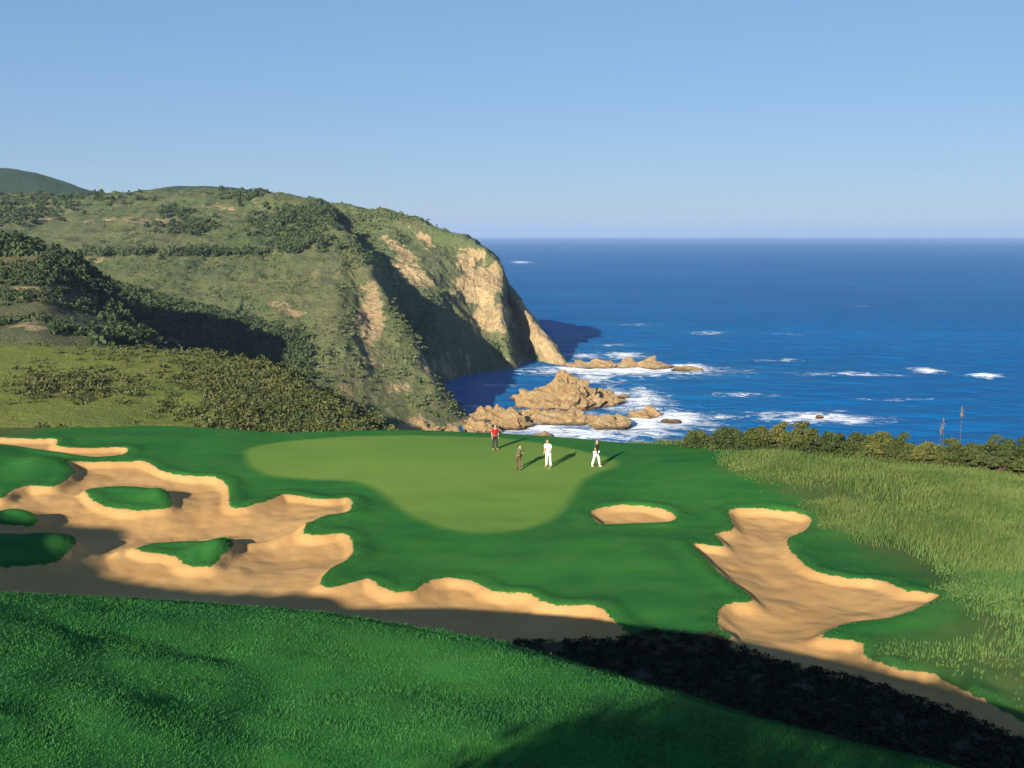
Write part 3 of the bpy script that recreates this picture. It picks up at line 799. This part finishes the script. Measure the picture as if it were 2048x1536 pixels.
# brush on the near hillside, dense towards its seaward shoulder
def dens_near(P, N, R, px, py):
    w = 1.3 * np.exp(-(((px - 640) / 120) ** 2 + ((py - 830) / 60) ** 2)) + np.exp(-(((px - 530) / 120) ** 2 + ((py - 800) / 50) ** 2))
    w += .5 * np.exp(-(((px - 420) / 80) ** 2 + ((py - 745) / 22) ** 2)) + .9 * np.exp(-(((px - 140) / 90) ** 2 + ((py - 772) / 22) ** 2))
    w += .25 * np.exp(-(((px - 240) / 120) ** 2 + ((py - 712) / 10) ** 2)) + .8 * sstep(560, 760, px) * (py > 740)
    return (w * sstep(.0, .18, N @ np.array(to_sun)) + 0.012) * inbox(px, py)
P, N = pick('near_hillside', 3700, dens_near, 21)
P += np.random.RandomState(5).randn(*P.shape) * [.3, .3, 0]
r = RNG.rand(len(P)); tag(leaf_clumps('brush', P, .5 + .9 * r, .5 + 1.0 * r, M_brush, 22, 30, .24), kind='stuff')

thicket('near_hillside', [(520, 800, 40, 30, 60), (600, 850, 40, 18, 60)], 71, .5, 1.0, M_scrub_dark, 50, .22)
# grass blades
def blades(name, x, y, hgt, wid, mat, lean=.35, seed=0, seg=1, zoff=0.0, wind=(0.25, 0.1)):
    rr = np.random.RandomState(seed); n = len(x)
    z = zat(x, y) - .01 + zoff
    a = rr.rand(n) * 2 * PI; dx, dy = np.cos(a), np.sin(a)
    l = lean * hgt * rr.rand(n); b = rr.rand(n) * 2 * PI
    tx, ty = l * np.cos(b) + wind[0] * hgt, l * np.sin(b) + wind[1] * hgt
    base = np.stack([x, y, z], 1); w = np.stack([dx, dy, dx * 0], 1) * wid[:, None]
    tip = base + np.stack([tx, ty, hgt], 1)
    if seg == 1:
        V = np.stack([base - w, base + w, tip], 1).reshape(-1, 3); Fi = np.arange(len(V)).reshape(-1, 3)
    else:
        mid = base + np.stack([tx * .3, ty * .3, hgt * .6], 1)
        V = np.stack([base - w, base + w, mid + w * .8, tip, mid - w * .8], 1).reshape(-1, 3)
        o = (np.arange(n) * 5)[:, None]
        Fi = np.concatenate([o + [0, 1, 2], o + [0, 2, 4], o + [4, 2, 3]])
    return tag(link(name, mesh_np(name, V, Fi, False), mat), kind='stuff')
M_turf = leafy('turf_blade', (0.011, 0.074, 0.018), (0.036, 0.150, 0.030), 0.7)
M_tall = leafy('tall_grass_blade', (0.040, 0.084, 0.018), (0.112, 0.146, 0.040), 0.3)
M_tall2 = leafy('rank_grass_blade', (0.030, 0.085, 0.022), (0.075, 0.125, 0.032), 0.3)
M_fringe = leafy('collar_blade', (0.009, 0.060, 0.014), (0.030, 0.110, 0.022), 0.7)
rr = np.random.RandomState(31)
n = 360000
y = 12.0 + 15.0 * rr.rand(n) ** 1.1; x = (rr.rand(n) * 2 - 1) * (y * .50 + 1)
k = np.interp(x, CREST[:, 0], CREST[:, 1]) - y
dn = .55 + .45 * fbm(np.stack([x, y, x * 0], 1), 1.2, 3, 33)
ok = (k > -2.6) & (rr.rand(n) < dn * 1.3); x, y = x[ok], y[ok]
cl = .5 + .5 * noise(np.stack([x, y, x * 0], 1), .5, 35)
blades('grass', x, y, (.024 + .042 * rr.rand(len(x)) * (.4 + cl)), .006 + .006 * rr.rand(len(x)), M_turf, 1.0, 36)
# made-up low dark clumps that deepen the shade in the ditch
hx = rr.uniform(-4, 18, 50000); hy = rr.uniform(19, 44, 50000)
ok = (fat(SHADE_SDF, hx, hy) > .25 * rr.rand(50000)) & (fbm(np.stack([hx, hy, hx * 0], 1), 1.6, 3, 97) > -.45); hx, hy = hx[ok][:8000], hy[ok][:8000]
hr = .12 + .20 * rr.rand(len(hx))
M_ditch_shade = leafy('ditch_shade_leaf', (0.012, 0.018, 0.010), (0.040, 0.040, 0.020), 1.5)
tag(leaf_clumps('ditch_shade', np.stack([hx, hy, zat(hx, hy)], 1), hr, hr * .32, M_ditch_shade, 98, 26, .05), kind='stuff')
# fringes of longer turf on bunker lips
J, I = np.where((SAND > -0.35) & (SAND < -0.02) & (np.abs(GX) < 34) & (GY > 26) & (GY < 90))
sel = rr.randint(0, len(J), 30000)
x = gx[I[sel]] + rr.randn(len(sel)) * .1; y = gy[J[sel]] + rr.randn(len(sel)) * .1
ok = (fat(SAND, x, y) < 0.02) & (y > np.interp(x, CREST[:, 0], CREST[:, 1]) + 1); x, y = x[ok], y[ok]
blades('grass', x, y, .03 + .055 * rr.rand(len(x)), .010 + .008 * rr.rand(len(x)), M_fringe, .9, 37)
# tall rough on the seaward side
n = 760000
y = 30 + 46 * rr.rand(n); x = 8 + rr.rand(n) * (y * .5 + 4)
q = fat(R_SDF, x, y); s_ = fat(SAND, x, y)
pn = fbm(np.stack([x, y, x * 0], 1), 3.5, 3, 39)
ok = (s_ < -.3) & (rr.rand(n) < sstep(-1.0, 2.5, q + 3 * pn) * (.25 + .75 * sstep(-.35, .3, pn)) * .75); x, y = x[ok], y[ok]
hh = (.18 + .32 * rr.rand(len(x))) * (.65 + .6 * sstep(-.3, .4, noise(np.stack([x, y, x * 0], 1), 2.2, 40)))
hh *= sstep(-1.5, 4, fat(R_SDF, x, y)) * .75 + .25
far_ = (y + 7 * noise(np.stack([x, y, x * 0], 1), 6, 43) + 3 * rr.randn(len(x))) > 46
blades('tall_grass', x[far_], y[far_], hh[far_], .010 + .012 * rr.rand(far_.sum()), M_tall, .35, 41, 2)
nr_ = ~far_
blades('tall_grass', x[nr_], y[nr_], hh[nr_] * .8, .012 + .012 * rr.rand(nr_.sum()), M_tall2, .5, 42, 2)

# shrub row along the seaward edge: every shrub a thing
M_bush = leafy('shrub_leaf', (0.022, 0.040, 0.013), (0.072, 0.086, 0.028), 0.35)
M_bush2 = leafy('olive_shrub_leaf', (0.036, 0.055, 0.014), (0.110, 0.112, 0.032), 0.35)
M_twig = simple('twig_bark', (0.11, 0.075, 0.045), .9)
def tube(pts, rad, seg=6):
    pts = np.asarray(pts, float); V = []; n = len(pts)
    for i, p in enumerate(pts):
        t = pts[min(i + 1, n - 1)] - pts[max(i - 1, 0)]; t = t / np.linalg.norm(t)
        u = np.cross(t, [0.3, .9, .1]); u /= np.linalg.norm(u); v = np.cross(t, u)
        for k in range(seg):
            a = 2 * PI * k / seg; V.append(p + (u * math.cos(a) + v * math.sin(a)) * rad[i])
    Fq = [[i * seg + k, i * seg + (k + 1) % seg, (i + 1) * seg + (k + 1) % seg, (i + 1) * seg + k] for i in range(n - 1) for k in range(seg)]
    return np.array(V), np.array(Fq)
def join(parts):
    V, Fq, o = [], [], 0
    for v, f in parts: V.append(v); Fq.append(f + o); o += len(v)
    return np.concatenate(V), np.concatenate(Fq)
def shrub(px, py_top, py_base, wpx, label, seed, mat, group='shrubs along the clifftop edge'):
    c = on_plane(px, py_base, Z0); m = c[1] / F
    w = wpx * m / 2; h = (py_base - py_top) * m * 1.02
    rs = np.random.RandomState(seed)
    root = bpy.data.objects.new('shrub', None); root.location = (c[0], c[1], float(zat(c[0], c[1])[0]) - .05); C.objects.link(root)
    tag(root, label, 'shrub', group)
    nc = int(14 + 16 * w * h / 2); cs = []
    for i in range(nc):
        a = rs.rand() * 2 * PI; q = rs.rand() ** .6
        cs.append([math.cos(a) * q * w * .85, math.sin(a) * q * min(w, 1.4) * .8, h * (.22 + .62 * rs.rand() * (1 - .4 * q * q))])
    cs = np.array(cs); rad = (.22 + .22 * rs.rand(nc)) * min(1.3, max(.8, h)) * .9
    o = leaf_clumps('foliage', cs, rad, rad * .9, mat, seed + 1, 150, .075)
    o.parent = root
    st = []
    for i in range(min(nc, 10)):
        e = cs[i]; b = np.array([e[0] * .15, e[1] * .15, 0]); mid = (b + e) / 2 + rs.randn(3) * .06
        st.append(tube([b, mid, e], [.03, .02, .008], 5))
    V, Fq = join(st); s = link('stem', mesh_np('stem', V, Fq, True), M_twig); s.parent = root
    return root
SH = [
    (1400, 866, 900, 60, 'low spreading dark shrub at the seaward end of the shrub row', 0), (1455, 868, 908, 60, 'dark shrub second from the surf end of the row', 0),
    (1515, 870, 915, 66, 'brownish round shrub just before the pair of yellowish ones', 1), (1562, 858, 920, 46, 'yellowish upright shrub with ragged top', 1),
    (1606, 852, 922, 46, 'tallest yellow green shrub with flame like top', 1), (1660, 872, 928, 64, 'olive shrub beside the tallest yellow green one', 0),
    (1715, 876, 932, 60, 'low dark shrub in the middle dip of the row', 0), (1758, 870, 936, 50, 'bright tipped shrub beside the middle dip', 1),
    (1806, 880, 942, 56, 'very dark green shrub with gap below it', 0), (1850, 884, 946, 56, 'olive domed shrub next to the tall flower stalks', 1),
    (1905, 882, 950, 56, 'dense shrub at the foot of the tall flower stalks', 0), (1950, 888, 955, 50, 'small dark shrub in the dip past the stalks', 0),
    (1995, 868, 962, 74, 'large rounded brown shrub near the end of the row', 0), (2050, 872, 968, 70, 'large dark shrub cut by the picture edge', 0),
    (2115, 872, 972, 80, 'dark shrub past the last large rounded one', 0)]
for i, (a, b, c_, d, lab, k) in enumerate(SH):
    if a < 2090: shrub(a, b, c_, d, lab, 300 + i * 7, M_bush2 if k else M_bush)
    # a second, shorter rank seaward closes the row
tag(leaf_clumps('undergrowth', np.array([[*(on_plane(px, np.interp(px, [1370, 1500, 2100], [898, 908, 952]) + dy, Z0)[:2]), 0] for px, dy in zip(rr.uniform(1375, 2120, 700), rr.uniform(-8, 14, 700))]) * [1, 1, 0]
    + np.array([0, 0, Z0 + .35]), .3 + .35 * rr.rand(700), np.maximum(.3, .5 + .6 * rr.rand(700) ** 2), M_bush, 77, 90, .085), kind='stuff')
# tall flower stalks
def stalk(px, py_top, py_base, label, seed):
    c = on_plane(px, py_base, Z0); m = c[1] / F; h = (py_base - py_top) * m; rs = np.random.RandomState(seed)
    root = bpy.data.objects.new('flower_stalk', None); root.location = (c[0], c[1], float(zat(c[0], c[1])[0])); C.objects.link(root)
    tag(root, label, 'plant', 'tall dry flower stalks above the shrubs')
    b = [0, 0, 0]; t = np.array([rs.randn() * .06, 0, h])
    V, Fq = tube([b, t * .5 + [.03, 0, 0], t], [.02, .016, .008], 6); s = link('stem', mesh_np('stem', V, Fq, True), M_twig); s.parent = root
    hd = leaf_clumps('flower_head', t[None] * .86, np.array([.06]), np.array([.75]), simple('dry_flower', (.22, .13, .06), .9), seed, 60, .04); hd.parent = root; tag(hd, kind='stuff')
    lf = leaf_clumps('foliage', np.array([[0, 0, .25], [.1, 0, .55], [-.08, 0, .9]]), np.array([.3, .22, .12]), np.array([.3, .3, .3]), M_bush2, seed + 1, 70, .08); lf.parent = root
stalk(1914, 828, 952, 'tallest dry flower stalk standing against the sea above the shrubs', 1)
stalk(1882, 858, 950, 'short reddish flower stalk beside the tallest one', 2)
stalk(1874, 872, 948, 'shortest of the dry stalks, half sunk in the shrubs', 3)

# ------------------------------------------------------------------ people
M_skin = simple('skin', (0.42, 0.24, 0.16), .6, .06)
M_hair = simple('hair', (0.05, 0.035, 0.02), .7)
def skin_mesh(chains, radii, levels=2, root=0):
    """chains: {name: point}, edges -> one continuous skinned surface, returned as numpy"""
    pts, edges = chains
    me = bpy.data.meshes.new('tmp'); me.from_pydata([tuple(p) for p in pts], edges, [])
    o = bpy.data.objects.new('tmp', me); C.objects.link(o)
    m = o.modifiers.new('s', 'SKIN'); m.use_smooth_shade = True
    for i, v in enumerate(me.skin_vertices[0].data):
        rd = radii[i]; v.radius = rd if isinstance(rd, tuple) else (rd, rd)
        v.use_root = (i == root)
    sb = o.modifiers.new('u', 'SUBSURF'); sb.levels = levels; sb.render_levels = levels
    dg = bpy.context.evaluated_depsgraph_get(); ev = o.evaluated_get(dg)
    out = bpy.data.meshes.new_from_object(ev)
    bpy.data.objects.remove(o); bpy.data.meshes.remove(me)
    return out
def merge_meshes(name, meshes):
    bm = bmesh.new()
    for m in meshes: bm.from_mesh(m)
    me = bpy.data.meshes.new(name); bm.to_mesh(me); bm.free()
    for p in me.polygons: p.use_smooth = True
    for m in meshes: bpy.data.meshes.remove(m)
    return me
root_J = {}
def person(px, py_foot, yaw, label, top_c, leg_c, pose='stand', hat=None, height=1.78, shoe=(.05, .04, .03)):
    s = height / 1.78
    c = on_plane(px, py_foot, Z0)[:2]
    root = bpy.data.objects.new('person', None); root.location = (c[0], c[1], float(zat(c[0], c[1])[0])); root.rotation_euler = (0, 0, yaw); C.objects.link(root)
    tag(root, label, 'person', 'golfers on the putting green')
    bend = {'stand': 0.03, 'putt': 0.55, 'lean': .18, 'walk': .06}[pose]
    def up(x, y, z):        # torso points lean forward (towards -y) about the hips
        dz = z - .95; return np.array([x, y - math.sin(bend) * dz, .95 + math.cos(bend) * dz])
    st = .17 if pose != 'walk' else .10
    stride = .22 if pose == 'walk' else .0
    kn = .05 if pose == 'putt' else .02
    pel = np.array([0, 0, .95])
    J = {'pel': pel, 'waist': up(0, 0, 1.08), 'chest': up(0, 0, 1.28), 'neck0': up(0, 0, 1.45), 'neck': up(0, -.01, 1.53), 'head': up(0, -.03, 1.62), 'crown': up(0, -.02, 1.72)}
    for sd_, sx in (('L', 1), ('R', -1)):
        J['hip' + sd_] = np.array([.09 * sx, 0, .90]); J['knee' + sd_] = np.array([(.09 + st * .25) * sx, -kn - stride * .5 * sx, .49]); J['ank' + sd_] = np.array([(.09 + st * .4) * sx, stride * -sx * .9 + .02, .09])
        J['toe' + sd_] = J['ank' + sd_] + [.02 * sx, -.17, -.05]
        J['sho' + sd_] = up(.185 * sx, 0, 1.42)
        if pose == 'putt':
            J['elb' + sd_] = up(.19 * sx, -.02, 1.42) + [0, -.06, -.27]; J['wri' + sd_] = J['elb' + sd_] + [-.15 * sx, -.12, -.17]
        elif pose == 'lean' and sx > 0:
            J['elb' + sd_] = J['sho' + sd_] + [.10, -.08, -.26]; J['wri' + sd_] = J['elb' + sd_] + [.02, -.20, -.12]
        else:
            J['elb' + sd_] = J['sho' + sd_] + [.05 * sx, .02 + stride * .4 * sx, -.28]; J['wri' + sd_] = J['elb' + sd_] + [.01 * sx, -.06 + stride * .3 * sx, -.24]
        J['palm' + sd_] = J['wri' + sd_] + (J['wri' + sd_] - J['elb' + sd_]) / np.linalg.norm(J['wri' + sd_] - J['elb' + sd_]) * .085
    R = {'pel': (.13, .10), 'waist': (.125, .095), 'chest': (.15, .105), 'neck0': (.09, .075), 'neck': .052, 'head': (.078, .092), 'crown': (.062, .072),
         'hip': .088, 'knee': .056, 'ank': .040, 'toe': (.036, .026), 'sho': .058, 'elb': .042, 'wri': .028, 'palm': (.038, .018)}
    names = list(J); idx = {k: i for i, k in enumerate(names)}
    E = [('pel', 'waist'), ('waist', 'chest'), ('chest', 'neck0'), ('neck0', 'neck'), ('neck', 'head'), ('head', 'crown')]
    for q in 'LR': E += [('pel', 'hip' + q), ('hip' + q, 'knee' + q), ('knee' + q, 'ank' + q), ('ank' + q, 'toe' + q), ('neck0', 'sho' + q), ('sho' + q, 'elb' + q), ('elb' + q, 'wri' + q), ('wri' + q, 'palm' + q)]
    rad = [R[k.rstrip('LR')] if k.rstrip('LR') in R else R[k] for k in names]
    parts = [skin_mesh(([J[k] for k in names], [(idx[a], idx[b]) for a, b in E]), rad, 2)]
    for q, sx in (('L', 1), ('R', -1)):                          # five unequal, slightly curled fingers
        w, p = J['wri' + q], J['palm' + q]; d = (p - w) / np.linalg.norm(p - w)
        side = np.cross(d, [1, 0, 0]); side /= np.linalg.norm(side); inn = np.array([-sx, 0, 0.0])
        for fi, (off, ln) in enumerate([(-.030, .075), (-.010, .085), (.010, .080), (.028, .062)]):
            a = p + side * off - d * .02; b = a + d * ln * .6 + inn * .008; e = b + d * ln * .45 + inn * .03
            parts.append(skin_mesh(([a, b, e], [(0, 1), (1, 2)]), [.009, .0085, .007], 1))
        a = w + d * .03 - side * .028; b = a + d * .035 - side * .022 + inn * .01; e = b + d * .03 + inn * .015
        parts.append(skin_mesh(([a, b, e], [(0, 1), (1, 2)]), [.011, .010, .008], 1))
    hd = J['head']
    parts.append(skin_mesh(([hd + [0, -.07, 0], hd + [0, -.108, -.015]], [(0, 1)]), [.014, .012], 1))   # nose
    for sx in (1, -1): parts.append(skin_mesh(([hd + [.074 * sx, 0, .02], hd + [.084 * sx, .01, -.03]], [(0, 1)]), [.012, .010], 1))
    body = merge_meshes('body', parts)
    bo = link('body', body, M_skin, root)
    def cloth(nm, keys, edges, g, mat, extra=None):
        ks = list(keys); ii = {k: i for i, k in enumerate(ks)}
        pts = [extra[k] if extra and k in extra else J[k] for k in ks]
        rd = []
        for k in ks:
            b = R.get(k.rstrip('LR'), R.get(k, .05)) if not (extra and k in extra) else extra[k + '_r']
            rd.append(tuple(v + g for v in b) if isinstance(b, tuple) else b + g)
        me = skin_mesh((pts, [(ii[a], ii[b]) for a, b in edges]), rd, 2)
        me.name = nm
        return link(nm, me, mat, root)
    ex = {}
    for q in 'LR':
        ex['cuff' + q] = J['sho' + q] * .25 + J['elb' + q] * .75; ex['cuff' + q + '_r'] = .052
        ex['hem' + q] = J['ank' + q] + [0, 0, .01]; ex['hem' + q + '_r'] = .052
    ex['tail'] = J['pel'] + [0, 0, -.02]; ex['tail_r'] = (.135, .105); ex['collar'] = J['neck0'] + [0, 0, .015]; ex['collar_r'] = .07
    cloth('shirt', ['chest', 'waist', 'tail', 'neck0', 'collar', 'shoL', 'cuffL', 'shoR', 'cuffR'],
          [('tail', 'waist'), ('waist', 'chest'), ('chest', 'neck0'), ('neck0', 'collar'), ('neck0', 'shoL'), ('shoL', 'cuffL'), ('neck0', 'shoR'), ('shoR', 'cuffR')], .022, simple('shirt_cloth', top_c, .85, .08), ex)
    cloth('trousers', ['pel', 'hipL', 'kneeL', 'hemL', 'hipR', 'kneeR', 'hemR'], [('pel', 'hipL'), ('hipL', 'kneeL'), ('kneeL', 'hemL'), ('pel', 'hipR'), ('hipR', 'kneeR'), ('kneeR', 'hemR')], .018, simple('trouser_cloth', leg_c, .85, .08), ex)
    msh = simple('shoe_leather', shoe, .5)
    for q in 'LR':
        a = J['ank' + q]; me = skin_mesh(([a + [0, .05, -.05], a + [0, -.04, -.045], a + [0, -.16, -.06]], [(0, 1), (1, 2)]), [(.045, .04), (.05, .045), (.046, .03)], 2)
        me.name = 'shoe'; link('shoe', me, msh, root)
    if hat:
        me = skin_mesh(([hd + [0, .01, .055], hd + [0, .005, .11]], [(0, 1)]), [(.098, .108), (.075, .085)], 2)
        b2 = skin_mesh(([hd + [0, -.05, .055], hd + [0, -.15, .045]], [(0, 1)]), [(.08, .012), (.06, .010)], 1)
        link('cap', merge_meshes('cap', [me, b2]), simple('cap_cloth', hat, .85), root)
    else:
        me = skin_mesh(([hd + [0, .035, .0], hd + [0, .02, .085]], [(0, 1)]), [(.082, .085), (.075, .088)], 2); me.name = 'hair'
        link('hair', me, M_hair, root)
    root.scale = (s, s, s)
    root_J[id(root)] = (J, root, s)
    return root
person(990, 913, .5, 'golfer in a red shirt and dark trousers at the back of the green', (.42, .012, .018), (.03, .03, .032), 'stand', None, 1.72)
person(1036, 948, 2.7, 'stooping golfer in brown and olive clothes, lining up on the green', (.075, .085, .035), (.10, .065, .03), 'putt', None, 1.66)
person(1097, 944, -.6, 'golfer all in white with a cap, standing mid green', (.78, .78, .78), (.74, .72, .66), 'lean', (.35, .24, .14), 1.80, (.3, .2, .12))
person(1192, 942, .9, 'golfer in a dark shirt and white trousers at the seaward side', (.030, .045, .022), (.74, .74, .70), 'walk', (.04, .04, .03), 1.76, (.5, .48, .42))

def putter(golfer, label, off):
    J, root, s = root_J[id(golfer)]
    from mathutils import Matrix
    M = Matrix.Translation(root.location) @ Matrix.Rotation(root.rotation_euler.z, 4, 'Z') @ Matrix.Scale(s, 4)
    h = np.array(M @ Vector(((J['palmL'] + (J['palmR'] if off is None else J['palmL'])) / 2).tolist()))
    f = np.array(M @ Vector((0.02, -0.62, 0) if off is None else off)); f[2] = float(zat(f[0], f[1])[0]) + .03
    d = (h - f) / np.linalg.norm(h - f); h = h + d * .10
    o = bpy.data.objects.new('putter', None); o.location = f; C.objects.link(o); tag(o, label, 'golf club', 'putters in the golfers hands')
    V, Fq = tube([np.zeros(3), (h - f) * .5, h - f], [.008, .009, .014], 6); link('shaft', mesh_np('shaft', V, Fq, True), simple('steel', (.3, .3, .32), .3), o)
    V, Fq = tube([[-.06, 0, 0], [0, 0, 0], [.06, 0, 0]], [.018, .02, .018], 6); link('head', mesh_np('head', V, Fq, True), simple('steel', (.2, .2, .22), .3), o)
people = [o for o in C.objects if o.name.startswith('person')]
putter(people[1], 'steel putter held low by the stooping golfer in brown', None)
putter(people[2], 'steel putter resting beside the golfer dressed in white', (.36, -.5, 0))

# added scrub, unseen, on the bank to break up its shadow edge
bx = rr.uniform(-10.5, 1, 240); bw = rr.uniform(-9.5, -6.5, 240)
X_ = bx * math.cos(SUN_AZ) + bw * math.sin(SUN_AZ); Y_ = -bx * math.sin(SUN_AZ) + bw * math.cos(SUN_AZ)
kk = rr.rand(240)
tag(leaf_clumps('scrub', np.stack([X_, Y_, zat(X_, Y_)], 1), (.3 + .4 * kk), .2 + .9 * kk ** 1.5, M_brush, 88, 60, .08), kind='stuff')

# ------------------------------------------------------------------ sea air
bm = bmesh.new(); bmesh.ops.create_cube(bm, size=1.0)
me = bpy.data.meshes.new('haze'); bm.to_mesh(me); bm.free()
hz = NT('sea_air')
hz.t.nodes.remove(hz.b)
pv = hz.t.nodes.new('ShaderNodeVolumePrincipled')
pv.inputs['Color'].default_value = (0.60, 0.77, 1.0, 1)
pv.inputs['Density'].default_value = 0.000055
pv.inputs['Anisotropy'].default_value = 0.2
hz.t.links.new(pv.outputs[0], hz.out.inputs['Volume'])
ho = link('haze', me, hz.m); ho.scale = (69000, 69000, 271); ho.location = (0, 0, -11 + 135.5)
tag(ho, kind='stuff')
